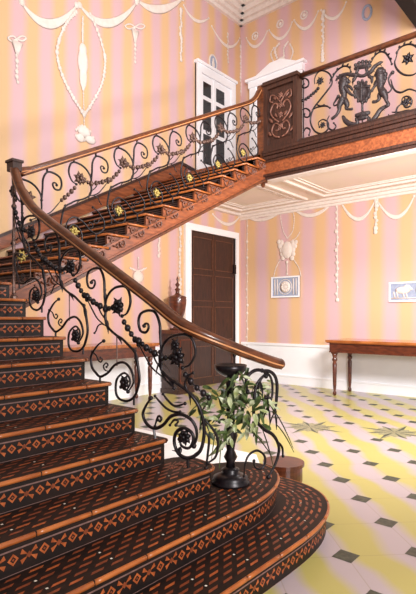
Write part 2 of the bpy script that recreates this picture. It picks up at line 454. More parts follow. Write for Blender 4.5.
# ------------------------------------------------------------------ upper flight
J, G2, Y1 = 15, .27, 2.40
XO = -4.13
upper = thing('staircase_flight', 'upper stair flight climbing along the striped wall to the gallery above the door', 'staircase', (-5.2, 2.45, zl))
UM = [M['dark'], M['inlay'], M['inlay2'], M['line'], M['ivory'], M['mid']]
for j in range(1, J + 1):
    y = Y1 + G2 * (j - 1); z = zl + R0 * j; yb = y + G2 + (.03 if j < J else .15)
    mb = MB()
    mb.box(XL + .01, XO - .03, y, yb, z - R0, z - .022); mb.box(XL + .01, XO + .02, y - .02, yb, z - .022, z)
    if j == 1: mb.box(XL + .01, XO - .03, 2.2, y, zl - .1, zl)
    for q in range(4):
        zz = z - .045 - q * .024
        mb.poly([(XL + .05, y - .001, zz - .003), (XO - .03, y - .001, zz - .003), (XO - .03, y - .001, zz + .003), (XL + .05, y - .001, zz + .003)], 3)
    x = XL + .1
    while x < XO - .1:
        mb.poly([(x - .03, y - .0015, z - .083), (x, y - .0015, z - .108), (x + .03, y - .0015, z - .083), (x, y - .0015, z - .058)], 2); x += .12
    st = mb.build('step', UM, upper)
    nb = MB(); nb.tube([(XL + .05, y - .018, z - .010), (XO + .02, y - .018, z - .010)], .0125, 8)
    nb.tube([(XO + .02, y - .018, z - .010), (XO + .02, yb - .03, z - .010)], .0125, 8); nb.build('nosing', M['nose'], st, smooth=True)
    # carved bracket on the step end
    cb = MB(); xx = XO + .012
    def sp(cy, cz, r, t0, t1, n=16):
        return [(xx, cy + r * (1 - .75 * i / n) * math.cos(t0 + (t1 - t0) * i / n), cz + r * (1 - .75 * i / n) * math.sin(t0 + (t1 - t0) * i / n)) for i in range(n + 1)]
    cb.tube(sp(y + .19, z - .085, .055, math.pi, math.pi - 9), .010, 6)
    cb.tube(catmull([(xx, y + .135, z - .085), (xx, y + .12, z - .12), (xx, y + .07, z - .115), (xx, y + .045, z - .075), (xx, y + .07, z - .05), (xx, y + .085, z - .07)], 4), .008, 6)
    for (a, b2) in ((.1, -.05), (.03, -.045), (.14, -.13)):
        cb.blob((xx, y + a, z + b2), (.012, .022, .012), nu=6, nv=4)
    cb.blob((xx, y + .19, z - .085), (.016, .016, .016), nu=6, nv=4)
    cb.build('bracket', M['carve'], st, smooth=True)
mb = MB()   # outer string board following the steps
top = [(Y1 - .02, zl)]
for j in range(1, J + 1):
    y = Y1 + G2 * (j - 1); z = zl + R0 * j - .024; top += [(y, z - R0 + .0), (y, z)]
top += [(6.1, zl + R0 * J - .024), (6.1, 3.31), (2.2, 1.335), (2.2, zl)]
pts = top
mb.prism([(XO - .07, a, b) for a, b in pts][::-1], [(XO, a, b) for a, b in pts][::-1])
sl = (3.31 - 1.335) / 3.9
def bar(dz, w, p, m): 
    q = [(2.2, 1.335 + dz), (6.12, 3.32 + dz), (6.12, 3.32 + dz + w), (2.2, 1.335 + dz + w)]
    mb.prism([(XO, a, b) for a, b in q], [(XO + p, a, b) for a, b in q], m)
bar(0, .035, .03, 1); bar(.04, .02, .02, 0); bar(.17, .022, .02, 0); bar(.198, .014, .012, 1)
mb.build('string', [M['mid'], M['rail']], upper)
mb = MB()   # board on the wall and the plastered soffit
q = [(2.2, 1.75), (6.30, 3.85), (6.62, 3.76), (6.62, 4.03), (6.44, 4.03), (2.2, 1.92)]
q = [(2.2, 1.70), (6.1, 3.70), (6.62, 3.76), (6.62, 3.99), (6.42, 4.05), (2.2, 1.86)]
mb.prism([(XL + .01, a, b) for a, b in q], [(XL + .05, a, b) for a, b in q])
q = [(2.2, 1.86), (6.42, 4.05), (6.86, 3.99), (6.86, 4.03), (6.42, 4.095), (2.2, 1.90)]
mb.prism([(XL + .01, a, b) for a, b in q], [(XL + .07, a, b) for a, b in q], 1)
mb.build('wall_string', [M['mid'], M['door']], upper)
mb = MB()
q = [(2.2, 1.36), (6.1, 3.335), (6.1, 3.37), (2.2, 1.39)]
mb.prism([(XL + .01, a, b) for a, b in q], [(XO - .07, a, b) for a, b in q]); mb.build('soffit', M['white'], upper)

# ------------------------------------------------------------------ balustrades: one repeating cell of scrollwork
def nos1(x): return ((-1.823 - x) / G0 + 3) * R0
plan = [(-1.575, 2.80), (-1.60, 2.68), (-1.62, 2.56), (-1.68, 2.4), (-1.74, 2.22), (-1.80, 2.11), (-1.876, 2.045), (-1.98, 2.03), (-2.2, 2.03), (-2.6, 2.03), (-3.0, 2.03), (-3.3, 2.03), (-3.54, 2.03),
        (-3.72, 2.032), (-3.85, 2.05), (-4.0, 2.12), (-4.12, 2.18), (-4.18, 2.27), (-4.2, 2.38)]
railz = [1.005, 1.008, 1.012, 1.064, 1.13, 1.18, 1.228, 1.28] + [nos1(x) + .768 for x in (-2.2, -2.6, -3.0, -3.3)] + [2.154, 2.327, 2.50, 2.577, 2.597, 2.61, 2.645]
path1 = catmull([(p[0], p[1], z) for p, z in zip(plan, railz)], 10)
S1 = [0.0]
for i in range(1, len(path1)):
    S1.append(S1[-1] + (path1[i].xy - path1[i - 1].xy).length)
def p1(s):
    s = max(S1[0], min(S1[-1], s))
    for i in range(len(S1) - 1):
        if s <= S1[i + 1]:
            u = (s - S1[i]) / max(1e-9, S1[i + 1] - S1[i]); return path1[i].lerp(path1[i + 1], u)
    return path1[-1].copy()
def sw(px, py):
    """photo point -> (distance along the rail's plan, drop below the rail)"""
    t = (px - CX) / FPX
    g = [(CS * p.x + SN * p.y) - t * (-SN * p.x + CS * p.y) for p in path1]
    for i in range(len(g) - 1):
        if g[i] * g[i + 1] <= 0:
            u = g[i] / (g[i] - g[i + 1]); p = path1[i].lerp(path1[i + 1], u)
            d = -SN * p.x + CS * p.y
            return (S1[i] + u * (S1[i + 1] - S1[i]), p.z - (1.3 + d * (HY - py) / FPX))
    return (0, 0)
def W(s, w): 
    p = p1(s); return Vector((p.x, p.y, p.z - w))
CELL = {
 'scroll': [(91.5,282.4),(92,280.4),(94.5,280.4),(95,284),(92.8,288),(88.6,287),(87,279.6),(88.6,272),(94.5,268.3),(100.4,269.5),(104,279),(104.6,292),(105.5,306.5),(105.5,319),(108,327),(115.5,334.5),(122,338.7),(128,344.6),(135.2,353),(138,366),(139.4,379),(137.5,389),(134,397),(127,401),(119,398.5),(115.8,391),(117,379),(124,373),(129,377.4),(130,384),(126,390),(121,387)],
 'loop': [(105.5,306),(106.5,299),(108.8,294),(112,290),(117,287),(124.8,286.5),(129,292),(130.4,303),(127,313),(122,316)],
 'foot_scroll': [(103.7,341),(99,344),(95,349),(91,357),(92,367),(96,373),(100,376.6),(104.5,375),(108.7,372),(115.5,364.5),(124,362.5),(130.6,369),(133.6,379),(132.5,385),(128,391.7)],
 'curl': [(92,352),(96,355),(98.5,360.5),(101,362),(102.5,359),(100.5,357.5)],
 'curl2': [(109,371.5),(105,370),(103.5,366),(106,363),(108,365),(106.5,367)],
 'tendril': [(87,299),(92,309),(97,318),(102,323),(108,327)],
 'tendril2': [(108,327),(102,324),(98,326),(96,331),(94.5,333)],
 'tendril3': [(98,306),(101,313),(105,319)],
}
CELLSW = {n: [sw(*p) for p in pts] for n, pts in CELL.items()}
BEADS = [sw(*p) for p in [(124,322),(127.5,328),(131.2,334),(135,339.5),(138.5,344.5),(87,296.4),(90,299),(93.2,301.8),(96.6,304),(100,306),(105.5,309),(109,308.5),(113,307.5)]]
ROS = [(sw(118, 306.5), .047, 'iron'), (sw(124.3, 382.5), .038, 'iron')]
FOOT = [sw(100, 376.6), sw(100, 384)]
TBAR = [sw(116.8, 336), sw(117, 366)]

def rosette(mb, c, r, lat, m=0, petals=7):
    """flower of raised petals facing both sides"""
    c = Vector(c); lat = Vector(lat).normalized(); u = Vector((0, 0, 1)); v = lat.cross(u).normalized()
    for k in range(petals):
        a = TAU * k / petals + .3
        d = u * math.sin(a) + v * math.cos(a)
        p = c + d * r * .62
        mb.blob(p, (r * .42, r * .42, r * .42), m, 6, 4)
        mb.leaf(c + d * r * .5, d, r * .9, r * .55, -.25 if k % 2 else .2, m, up=lat)
    mb.blob(c + lat * r * .3, r * .36, m, 6, 4); mb.blob(c - lat * r * .3, r * .36, m, 6, 4)

def build_cell(root, fn, latf, names, rad, mats, beads=True, roses=ROS, rscale=1.0):
    for n in names:
        pts = [fn(*q) for q in CELLSW[n]]
        thin = n.startswith('tend') or n.startswith('curl')
        r = rad * (.6 if thin else 1)
        pp = catmull(pts, 5)
        mb = MB(); mb.tube(pp, lambda u: r * (1.15 - .5 * abs(2 * u - 1) ** 3), 6)
        for e in (pp[0], pp[-1]):
            mb.blob(e, r * 1.7, 0, 6, 4)
        if n == 'scroll':      # leaf sheaths on the long stem
            for i in (11, 13, 15, 18):
                a, b = Vector(pts[i]), Vector(pts[i + 1]); mb.leaf(a, (b - a), .07 * rscale, .03 * rscale, .5); mb.leaf(a, (a - b) + Vector((0, 0, .02)), .05 * rscale, .025 * rscale, .4)
        mb.build('scroll' if not thin else 'tendril', mats['iron'], root, smooth=True)
    if beads:
        for run in ((0, 1, 2, 3, 4), (5, 6, 7, 8, 9, 10, 11, 12)):
            mb = MB(); mb.tube([fn(*BEADS[i]) for i in run], .006)
            for i in run:
                r = (.013, .016, .013, .015, .012, .017, .012, .016, .012, .016, .017, .012, .014)[i] * rscale * 1.3
                mb.blob(fn(*BEADS[i]), (r, r, r * 1.15), 0, 7, 5)
            mb.build('garland', mats['bead'], root, smooth=True)
    for (q, r, mk) in roses:
        mb = MB(); rosette(mb, fn(*q), r * rscale, latf(q[0])); mb.build('rosette', mats.get('ros%d' % roses.index((q, r, mk)), mats['iron']), root, smooth=True)

PROF = [(a * .84, c * .84) for a, c in [(-.026, -.034), (.026, -.034), (.034, -.022), (.034, -.008), (.042, .004), (.040, .022), (.028, .036), (.010, .043), (-.010, .043), (-.028, .036), (-.040, .022), (-.042, .004), (-.034, -.008), (-.034, -.022)]]
bal1 = thing('balustrade', 'lower iron scrollwork balustrade with a mahogany handrail sweeping down to the potted plant', 'balustrade', (-2.6, 1.87, .6))
def lat1(s):
    a, b = p1(s - .02), p1(s + .02); t = (b - a); t.z = 0
    return t.normalized().cross(Vector((0, 0, 1)))
i0 = next(i for i, s in enumerate(S1) if s >= .235)
mb = MB(); mb.sweep(path1[i0:], PROF)
e = path1[i0]; mb.blob(e - Vector((0, 0, -.003)), (.034, .026, .03), 0, 10, 6)
mb.build('handrail', M['rail'], bal1, smooth=True)
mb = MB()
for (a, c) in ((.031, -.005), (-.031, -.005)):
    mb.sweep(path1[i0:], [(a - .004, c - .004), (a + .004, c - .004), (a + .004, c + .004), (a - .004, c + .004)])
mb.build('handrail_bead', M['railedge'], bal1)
mats1 = {'iron': M['iron'], 'bead': M['iron']}
# distance uphill of a full cell is two treads
PER = 2 * G0
for c in range(0, 4):
    build_cell(bal1, lambda s, w, c=c: W(s + PER * c, w), lambda s, c=c: lat1(s + PER * c), list(CELLSW) if c < 3 else ['loop', 'foot_scroll'], .0078, mats1, beads=c < 3)
    if c == 3: continue
    mb = MB(); mb.tube([W(FOOT[0][0] + PER * c, FOOT[0][1]), W(FOOT[1][0] + PER * c, FOOT[1][1] + .01)], .007); mb.build('foot', M['iron'], bal1)
    mb = MB(); mb.tube([W(TBAR[0][0] + PER * c, TBAR[0][1]), W(TBAR[1][0] + PER * c, TBAR[1][1])], .004); mb.build('bar', M['bronze'], bal1)
    q = CELLSW['scroll'][22]; mb = MB(); mb.tube([W(q[0] + PER * c, q[1]), W(q[0] + PER * c, q[1] + .05)], .007); mb.build('foot', M['iron'], bal1)
    for nm in ('scroll', 'loop'):
        q = min(CELLSW[nm], key=lambda a: a[1]); mb = MB(); mb.tube([W(q[0] + PER * c, q[1]), W(q[0] + PER * c, .02)], .009); mb.build('collar', M['iron'], bal1)
# downhill repeat: only its upper half; the big foot scroll at the bottom is its own shape
up = ['scroll_up', 'loop', 'tendril3']
CELLSW['scroll_up'] = CELLSW['scroll'][:16]
build_cell(bal1, lambda s, w: W(s - PER, w), lambda s: lat1(s - PER), ['scroll_up', 'loop', 'tendril', 'tendril3'], .0078, mats1, roses=ROS[:1])
BOT = [
 [(160,352),(159.6,362),(162,371),(170,379),(179,385),(188,391.6),(197.8,404.6),(203,419.8),(204,435),(200,451),(189,458),(179.4,454.4),(174.4,443.6),(176,432.8),(183.7,428),(191.7,432.8),(193.4,440),(189,448),(181.5,445.8),(180,439)],
 [(151,398),(146,405.7),(143,414.4),(147,424),(154.5,428.4),(163,425),(170.7,416.5),(180.5,414.4),(190,418.7),(195.6,427),(196.7,437),(194,446)],
 [(155,426),(157,419),(159,416),(161.5,418.5),(160,421.5),(158,420)],
 [(155,396),(160,402),(166,408),(173,411.5),(180,412)],
 [(163,394),(168,400.5),(175,406),(185,403.5)],
 [(170,425),(174,420),(178,421),(176,425)],
 [(188,391.6),(185,384),(188,376),(193,373)],
 [(205,432),(209,438),(208,452),(206,468)],
 [(205,420),(212,428),(218,440),(216,456),(208,463)],
 # twin hoops and foot scroll under the rail's end
 [(247.7,392),(246,381),(250,373.5),(257,370),(264,371.5),(266,376)],
 [(268,371.5),(258.6,381),(255,392),(253.6,407),(255,419),(263.7,429),(272,434),(277,441),(279,450),(275.7,463),(268.5,477)],
 [(262,370.5),(268.7,371),(274.6,375.5),(277,385),(276.3,400.6),(274.6,412)],
 [(258,388),(262,378),(268,374),(272,382),(272,396),(268,407)],
 [(244,476),(245.2,464),(249,455),(257,450.5),(264,455),(265,463),(261,469),(255,467),(254,461)],
 [(277,441),(282,447),(283,456)],
]
for bi, cur in enumerate(BOT):
    pts = [W(*sw(*p)) for p in cur]
    pp = catmull(pts, 5); r = .0095 if bi in (0, 1, 9, 10, 11) else .0065
    mb = MB(); mb.tube(pp, lambda u: r * (1.15 - .5 * abs(2 * u - 1) ** 3), 6); mb.blob(pp[-1], r * 1.7, 0, 6, 4); mb.blob(pp[0], r * 1.5, 0, 6, 4)
    if bi in (0, 10):
        for i in range(1, len(pts) - 8, 2):
            mb.leaf(pts[i], (pts[i + 1] - pts[i]) + Vector((.03, .02, .03)), .07, .03, .4); mb.leaf(pts[i], (pts[i + 1] - pts[i]) - Vector((.03, .02, .0)), .06, .026, .3)
    if bi in (11, 12):
        mb.leaf(pts[-1], Vector((0.1, .1, -1)), .09, .045, .2); mb.leaf(pts[-1], Vector((-.4, -.2, -1)), .08, .04, .2)
    mb.build('scroll', M['iron'], bal1, smooth=True)
for (px, py, r) in ((184.4, 437, .038), (267, 400, .03), (175, 345, .03)):
    mb = MB(); s = sw(px, py); rosette(mb, W(*s), r, lat1(s[0])); mb.build('rosette', M['iron'], bal1, smooth=True)
for (a, b) in (((153.5, 428), (155.6, 440)), ((188, 458), (188, 468)), ((268.5, 477), (268.5, 479))):
    mb = MB(); mb.tube([W(*sw(*a)), W(*sw(*b))], .008); mb.build('foot', M['iron'], bal1)
# thin post where the rail turns, and the turned cap on the rail there
mb = MB(); p = Vector((-3.86, 2.05)); mb.tube([(p.x, p.y, 1.46), (p.x, p.y, 2.46)], .012, 8); mb.lathe((p.x, p.y, 1.44), [(.03, 0), (.03, .03), (.014, .05), (.012, .06)], 10); mb.build('post', M['bronze'], bal1)
mb = MB(); mb.box(-3.92, -3.82, 2.02, 2.10, 2.50, 2.575); mb.box(-3.93, -3.81, 2.01, 2.11, 2.57, 2.59); mb.build('rail_cap', M['door'], bal1)

# upper flight balustrade
bal2 = thing('balustrade', 'upper iron balustrade of loops and beaded swags rising beside the striped wall', 'balustrade', (-4.2, 4.2, 2.6))
XB = -4.2
def nos2(y): return zl + R0 + (y - Y1) * R0 / G2
def rail2(y): return 2.606 + .51 * (y - 2.316)
s_ref = CELLSW['loop'][5][0]          # crown of the rosette loop
def mk2(ybase):
    k = .28 / G0
    def fn(s, w):
        y = ybase + (s - s_ref) * k
        return Vector((XB, y, rail2(y) - w * (rail2(y) - nos2(y)) / .80))
    return fn
pts = [(XB, y, rail2(y)) for y in (2.30, 2.45, 3, 3.6, 4.2, 4.8, 5.4, 5.7)] + [(XB, 5.86, rail2(5.86) + .01), (XB, 5.97, rail2(5.97) + .05), (XB, 6.05, rail2(6.05) + .12), (XB, 6.10, 4.70)]
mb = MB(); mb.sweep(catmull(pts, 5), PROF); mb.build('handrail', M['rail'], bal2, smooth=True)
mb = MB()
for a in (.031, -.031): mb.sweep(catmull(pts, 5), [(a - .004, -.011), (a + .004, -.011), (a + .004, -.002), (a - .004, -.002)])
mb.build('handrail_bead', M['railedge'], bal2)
mats2 = {'iron': M['iron'], 'bead': M['bronze'], 'ros0': M['bronze'], 'ros1': M['gilt']}
for c in range(7):
    yb = 2.30 + .56 * c if False else 2.856 + .56 * (c - 1)
    if yb > 5.9: break
    fn = mk2(yb)
    names = list(CELLSW) if c else ['loop', 'tendril', 'scroll_up']
    if c: names.remove('scroll_up')
    build_cell(bal2, fn, lambda s: Vector((1, 0, 0)), names, .0085, mats2, beads=c > 0, rscale=1.15)
    for nm in ('scroll', 'loop'):
        q = min(CELLSW[nm], key=lambda a: a[1]); mb = MB(); mb.tube([fn(*q), fn(q[0], .01)], .010); mb.build('collar', M['iron'], bal2)
    if c == 0: continue
    q = CELLSW['scroll'][22]; mb = MB(); mb.tube([fn(*q), fn(q[0], q[1] + .06)], .008); mb.build('foot', M['iron'], bal2)
    mb = MB(); mb.tube([fn(*FOOT[0]), fn(FOOT[1][0], FOOT[1][1] + .02)], .008); mb.build('foot', M['iron'], bal2)

# gallery balustrade with the coat of arms
YB = 6.17
bal3 = thing('balustrade', 'gallery balustrade with lions and shield in black iron above the coffered ceiling', 'balustrade', (-2.5, YB, ZL))
mb = MB(); mb.sweep([(-3.6, YB, 4.71), (1.0, YB, 4.71)], PROF); mb.build('handrail', M['rail'], bal3, smooth=True)
mb = MB(); mb.sweep([(-3.6, YB, 3.79), (1.0, YB, 3.79)], [(-.03, -.02), (.03, -.02), (.03, .02), (-.03, .02)])
mb.box(-3.6, 1.0, YB - .06, YB + .04, ZL - .02, ZL + .02); mb.build('bottom_rail', M['door'], bal3)
A = lambda x, y: (x / 4.57 + 325, y / 4.57 + 40)
def G3(p): return on_y(p[0], p[1], YB)
CUR3 = [
 [(314.6,84),(314.6,79),(317,73.5),(322,70.6),(329.5,74),(332,83),(327,91),(320.4,99.4),(312.7,110),(310.4,121.5),(314.6,131),(322,133.5),(328,129),(328,122.5),(323,119.5),(318.5,122.5),(319.4,127)],
 [(302,80),(305.5,78.5),(308.5,81.5),(308,86),(304,88),(302.3,86),(304,84)],
 [(302,110),(306,108.5),(309.8,111.5),(309,116.5),(305,117),(304.5,114)],
 [(303,133),(306,128),(310,130),(309,135)], [(312,110),(318,107),(326,106),(330,108)], [(316,104),(320,106),(324,105)],
 [A(20,200),A(35,170),A(55,140),A(85,120),A(110,125),A(118,145)], [A(210,105),A(225,75),A(250,55),A(275,58),A(295,85),A(305,110)],
 [A(20,345),A(10,370),A(15,400),A(35,412),A(50,395),A(40,380)], [A(290,340),A(300,355),A(320,345),A(330,310),A(350,290)],
 [A(325,80),A(318,105),A(330,135),A(360,158),A(400,160),A(430,140)], [A(325,80),A(335,45),A(360,25),A(395,20),A(425,40),A(440,80),A(432,130)],
 [A(350,290),A(355,265),A(378,258),A(395,275),A(390,300),A(370,308),A(358,292),A(370,280)],
 [A(300,180),A(315,225),A(345,240),A(385,225),A(420,235)], [A(305,330),A(345,330),A(380,322),A(420,330)],
]
for i, cur in enumerate(CUR3):
    thick = .011
    pp = catmull([G3(p) for p in cur], 5)
    mb = MB(); mb.tube(pp, lambda u: thick * (1.2 - .6 * abs(2 * u - 1) ** 2), 6); mb.blob(pp[-1], thick * 1.4, 0, 6, 4)
    if i in (6, 7, 11):
        for k in range(2, len(pp) - 2, 4): mb.leaf(pp[k], pp[k + 1] - pp[k] + Vector((0, -.01, .03)), .055, .03, .3)
    mb.build('scroll', M['iron'], bal3, smooth=True)
# continuation out of frame to the right
B = lambda x, y: G3((x / 5.94 + 330, y / 5.94 + 60))
M['crest'] = noise_mat('weathered_bronze', (26, 20, 22), (66, 52, 52), 60, .5, metal=.2)
def limb(mb, pts, radii, dy=0.0):
    pp = catmull([B(*p) + Vector((0, dy, 0)) for p in pts], 5); n = len(radii) - 1
    def R(u):
        k = min(n - 1, int(u * n)); f = u * n - k; return (radii[k] * (1 - f) + radii[k + 1] * f) * .0027
    mb.tube(pp, R, 8)
    for e, r in ((pp[0], radii[0]), (pp[-1], radii[-1])): mb.blob(e, r * .0027, 0, 8, 5)
def ball(mb, x, y, r, dy=0.0, sq=1.0): mb.blob(B(x, y) + Vector((0, dy, 0)), (r * .0027, r * .0027 * sq, r * .0027), 0, 8, 6)
lion_l = MB()
limb(lion_l, [(84, 135), (76, 170), (84, 205), (78, 240)], [22, 21, 15, 17])          # trunk
ball(lion_l, 84, 122, 20); ball(lion_l, 102, 122, 12); ball(lion_l, 114, 130, 8); ball(lion_l, 76, 106, 7); ball(lion_l, 96, 106, 6)
for (x, y) in ((66, 118), (60, 135), (62, 155), (72, 168), (90, 150), (98, 142)): ball(lion_l, x, y, 11)
limb(lion_l, [(92, 165), (112, 190), (130, 208), (146, 212)], [11, 8, 6, 7], -.02)
limb(lion_l, [(90, 150), (114, 156), (128, 172)], [10, 7, 6], .02)
limb(lion_l, [(76, 238), (60, 272), (58, 300), (42, 330), (18, 350)], [18, 14, 9, 7, 8], -.02)
limb(lion_l, [(84, 238), (98, 262), (92, 284), (112, 290), (126, 288)], [16, 13, 8, 6, 7], .02)
limb(lion_l, [(68, 248), (46, 262), (28, 272), (22, 262), (34, 240), (50, 215)], [5, 4, 4, 4, 5, 8])
lion_l.build('lion', M['crest'], bal3, smooth=True)
lion_r = MB()
limb(lion_r, [(300, 92), (302, 130), (300, 165), (318, 196)], [24, 22, 15, 18])
ball(lion_r, 298, 72, 22); ball(lion_r, 280, 80, 12); ball(lion_r, 270, 90, 8); ball(lion_r, 310, 50, 7); ball(lion_r, 290, 50, 6)
for (x, y) in ((318, 68), (328, 86), (326, 108), (318, 126), (286, 108), (292, 124)): ball(lion_r, x, y, 12)
limb(lion_r, [(292, 130), (276, 150), (262, 168), (252, 186)], [11, 8, 6, 7], -.02)
limb(lion_r, [(290, 112), (270, 124), (260, 142)], [10, 7, 6], .02)
limb(lion_r, [(318, 194), (334, 222), (338, 244), (352, 268), (338, 276)], [18, 13, 8, 7, 7], -.02)
limb(lion_r, [(308, 192), (290, 206), (288, 228), (270, 244), (254, 246)], [16, 12, 8, 7, 8], .02)
limb(lion_r, [(328, 196), (352, 190), (366, 168), (352, 138), (348, 110), (362, 84), (372, 74)], [5, 4, 4, 4, 4, 6, 9])
lion_r.build('lion', M['crest'], bal3, smooth=True)
sh = MB()
n = 22; c0 = B(193, 190)
def shape(k, sc):
    a = TAU * k / n; x = 46 * math.cos(a) * (1 + .08 * math.cos(4 * a)); y = 62 * math.sin(a) * (1 if math.sin(a) < 0 else 1.06)
    return x * sc, y * sc
rings = [(1.0, .012), (1.0, -.018), (.86, -.03), (.82, -.022), (.4, -.045)]
b0 = len(sh.v)
for sc, dy in rings:
    for k in range(n):
        x, y = shape(k, sc); p = B(193 + x, 190 + y) + Vector((0, dy, 0)); sh.v.append(p)
for i in range(len(rings) - 1):
    for k in range(n):
        k2 = (k + 1) % n; sh.face([b0 + i * n + k, b0 + i * n + k2, b0 + (i + 1) * n + k2, b0 + (i + 1) * n + k])
sh.face([b0 + k for k in range(n)][::-1]); sh.face([b0 + (len(rings) - 1) * n + k for k in range(n)])
for k in range(12):
    a = TAU * k / 12; sh.blob(B(193 + 47 * math.cos(a), 190 + 64 * math.sin(a)) + Vector((0, -.01, 0)), .022, 0, 6, 4)
limb(sh, [(150, 168), (180, 176), (205, 170), (236, 162)], [4, 5, 5, 4], -.04); limb(sh, [(193, 140), (194, 190), (192, 246)], [4, 5, 4], -.04)
limb(sh, [(193, 252), (192, 272), (192, 300)], [8, 5, 6])
sh.build('shield', M['crest'], bal3, smooth=True)
cr = MB()
limb(cr, [(150, 52), (175, 44), (205, 40), (238, 34)], [8, 10, 10, 8])
for (x, y) in ((152, 30), (172, 18), (193, 10), (214, 10), (234, 14)): limb(cr, [(193 + (x - 193) * .85, 42), (x, y)], [8, 6]); ball(cr, x, y, 9)
limb(cr, [(165, 58), (158, 78), (176, 94), (205, 92), (220, 74), (216, 52)], [8, 8, 8, 8, 8, 8])
cr.build('crown', M['crest'], bal3, smooth=True)
for pts, rad in (([(160, 92), (130, 88), (100, 84), (70, 92), (46, 108), (34, 122)], [9, 10, 9, 9, 7, 3]), ([(222, 84), (246, 66), (264, 40), (290, 22), (312, 12)], [9, 10, 9, 8, 3]),
                 ([(150, 104), (140, 122), (132, 132)], [8, 7, 3]), ([(232, 96), (250, 112), (246, 126)], [8, 7, 3]),
                 ([(78, 338), (92, 362), (118, 380), (146, 384), (164, 372), (156, 350)], [8, 12, 13, 12, 10, 8]), ([(232, 346), (232, 364), (250, 362), (274, 334), (300, 296), (346, 268)], [8, 11, 12, 12, 11, 8])):
    mm = MB(); limb(mm, pts, rad)
    for k in range(1, len(pts) - 1): p, q = B(*pts[k]), B(*pts[k + 1]); mm.leaf(p, (q - p) + Vector((.02, -.01, .05)), .06, .04, .4); mm.leaf(p, (q - p) + Vector((.01, -.01, -.06)), .06, .04, .2)
    mm.build('mantling', M['crest'], bal3, smooth=True)
bp = MB(); limb(bp, [(158, 330), (193, 322), (228, 314)], [10, 14, 10]); limb(bp, [(166, 352), (193, 344), (222, 338)], [8, 12, 8]); limb(bp, [(192, 350), (192, 396)], [4, 4])
bp.build('plinth', M['crest'], bal3, smooth=True)
for (p, r, n) in ((A(370,284), .045, 8), (A(378,85), .06, 6), ((320,81), .045, 8), ((322.5,125), .035, 8)):
    mb = MB(); rosette(mb, G3(p), r, (0, 1, 0), 0, n); mb.build('rosette', M['iron'], bal3, smooth=True)
mb = MB()
for p in ((303,100.5),(306,99),(308.5,97.3),(311,95.3),(313.5,93.2),(316,91),(318,88.5)): mb.blob(G3(p), .024, 0, 7, 5)
mb.build('garland', M['iron'], bal3, smooth=True)
mb = MB()
for k in range(7): 
    x = -1.75 + .38 * k
    mb.tube(catmull([(x + .16 * (1 - .1 * i) * math.cos(1.2 * i), YB, 4.2 + .3 * (1 - .1 * i) * math.sin(1.2 * i)) for i in range(9)], 4), .012, 6)
mb.build('scroll', M['iron'], bal3, smooth=True)

# carved newel pedestal at the gallery corner
ped = thing('newel_pedestal', 'dark carved wooden newel panel at the gallery corner beside the iron lions', 'newel', (-3.87, YB, ZL))
mb = MB(); mb.box(-4.10, -3.6, YB - .05, YB + .05, 3.74, 4.70)
frame_pts = (( -4.14, -3.575, 4.64, 4.70), (-4.14, -3.575, 3.74, 3.82), (-4.14, -4.07, 3.82, 4.64), (-3.64, -3.575, 3.82, 4.64))
for (a, b, c, d) in frame_pts: mb.box(a, b, YB - .085, YB + .07, c, d)
mb.box(-4.0, -3.7, YB - .06, YB - .05, 3.9, 4.56); mb.build('body', M['door'], ped)
mb = MB(); mb.box(-4.16, -3.555, YB - .11, YB + .09, 4.70, 4.725); mb.box(-4.15, -3.565, YB - .1, YB + .08, 4.725, 4.755); mb.build('cap', M['door'], ped)
mb = MB()
yy = YB - .068
for sg in (-1, 1):
    mb.tube(catmull([(-3.855 + sg * x, yy, z) for x, z in ((.02, 3.9), (.1, 3.93), (.15, 4.02), (.1, 4.11), (.03, 4.08), (.04, 4.01), (.08, 4.01))], 5), .012)
    mb.tube(catmull([(-3.855 + sg * x, yy, z) for x, z in ((.03, 4.12), (.12, 4.2), (.17, 4.3), (.12, 4.4), (.05, 4.38), (.06, 4.32))], 5), .012)
    mb.tube(catmull([(-3.855 + sg * x, yy, z) for x, z in ((.0, 4.4), (.08, 4.5), (.16, 4.54), (.18, 4.46), (.13, 4.43))], 5), .011)
    for (x, z) in ((.06, 4.2), (.14, 4.14), (.08, 4.46), (.16, 3.95)): mb.leaf((-3.855 + sg * x, yy, z), (sg * .6, 0, .7), .11, .05, .2, up=Vector((0, -1, 0)))
for z in (4.05, 4.22, 4.36, 4.5): rosette(mb, (-3.855, yy, z), .04, (0, 1, 0), 0, 6)
mb.build('carving', M['carve'], ped, smooth=True)
mb = MB(); mb.box(-4.25, -4.14, YB - .09, YB + .02, 3.30, 4.74); mb.blob((-4.17, YB - .05, 3.27), (.035, .035, .05)); mb.build('corner_post', M['rail'], ped)

# ------------------------------------------------------------------ furniture
def turned_leg(mb, x, y, h):
    mb.lathe((x, y, 0), [(.018, 0), (.03, .02), (.03, .05), (.018, .075), (.022, .1), (.03, h * .22), (.036, h * .6), (.026, h * .64), (.042, h * .67), (.042, h * .7), (.028, h * .72), (.04, h * .76), (.046, h * .8)], 14)
    mb.box(x - .045, x + .045, y - .045, y + .045, h * .8, h)
def console(label, x0, x1, y0, y1, H):
    t = thing('console_table', label, 'table', ((x0 + x1) / 2, (y0 + y1) / 2, 0))
    mb = MB(); mb.box(x0, x1, y0, y1, H - .035, H); mb.box(x0 + .015, x1 - .015, y0 + .015, y1 - .015, H - .05, H - .035); mb.build('tabletop', M['mahog_lit'], t)
    mb = MB(); mb.box(x0 + .05, x1 - .05, y0 + .05, y1 - .05, H - .20, H - .05)
    mb.box(x0 + .045, x1 - .045, y0 + .045, y1 - .045, H - .205, H - .185)
    mb.build('apron', M['mahog'], t)
    for (x, y) in ((x0 + .12, y0 + .1), (x1 - .12, y0 + .1), (x0 + .12, y1 - .1), (x1 - .12, y1 - .1)):
        mb = MB(); turned_leg(mb, x, y, H - .05); mb.build('leg', M['mahog'], t, smooth=True)
    return t
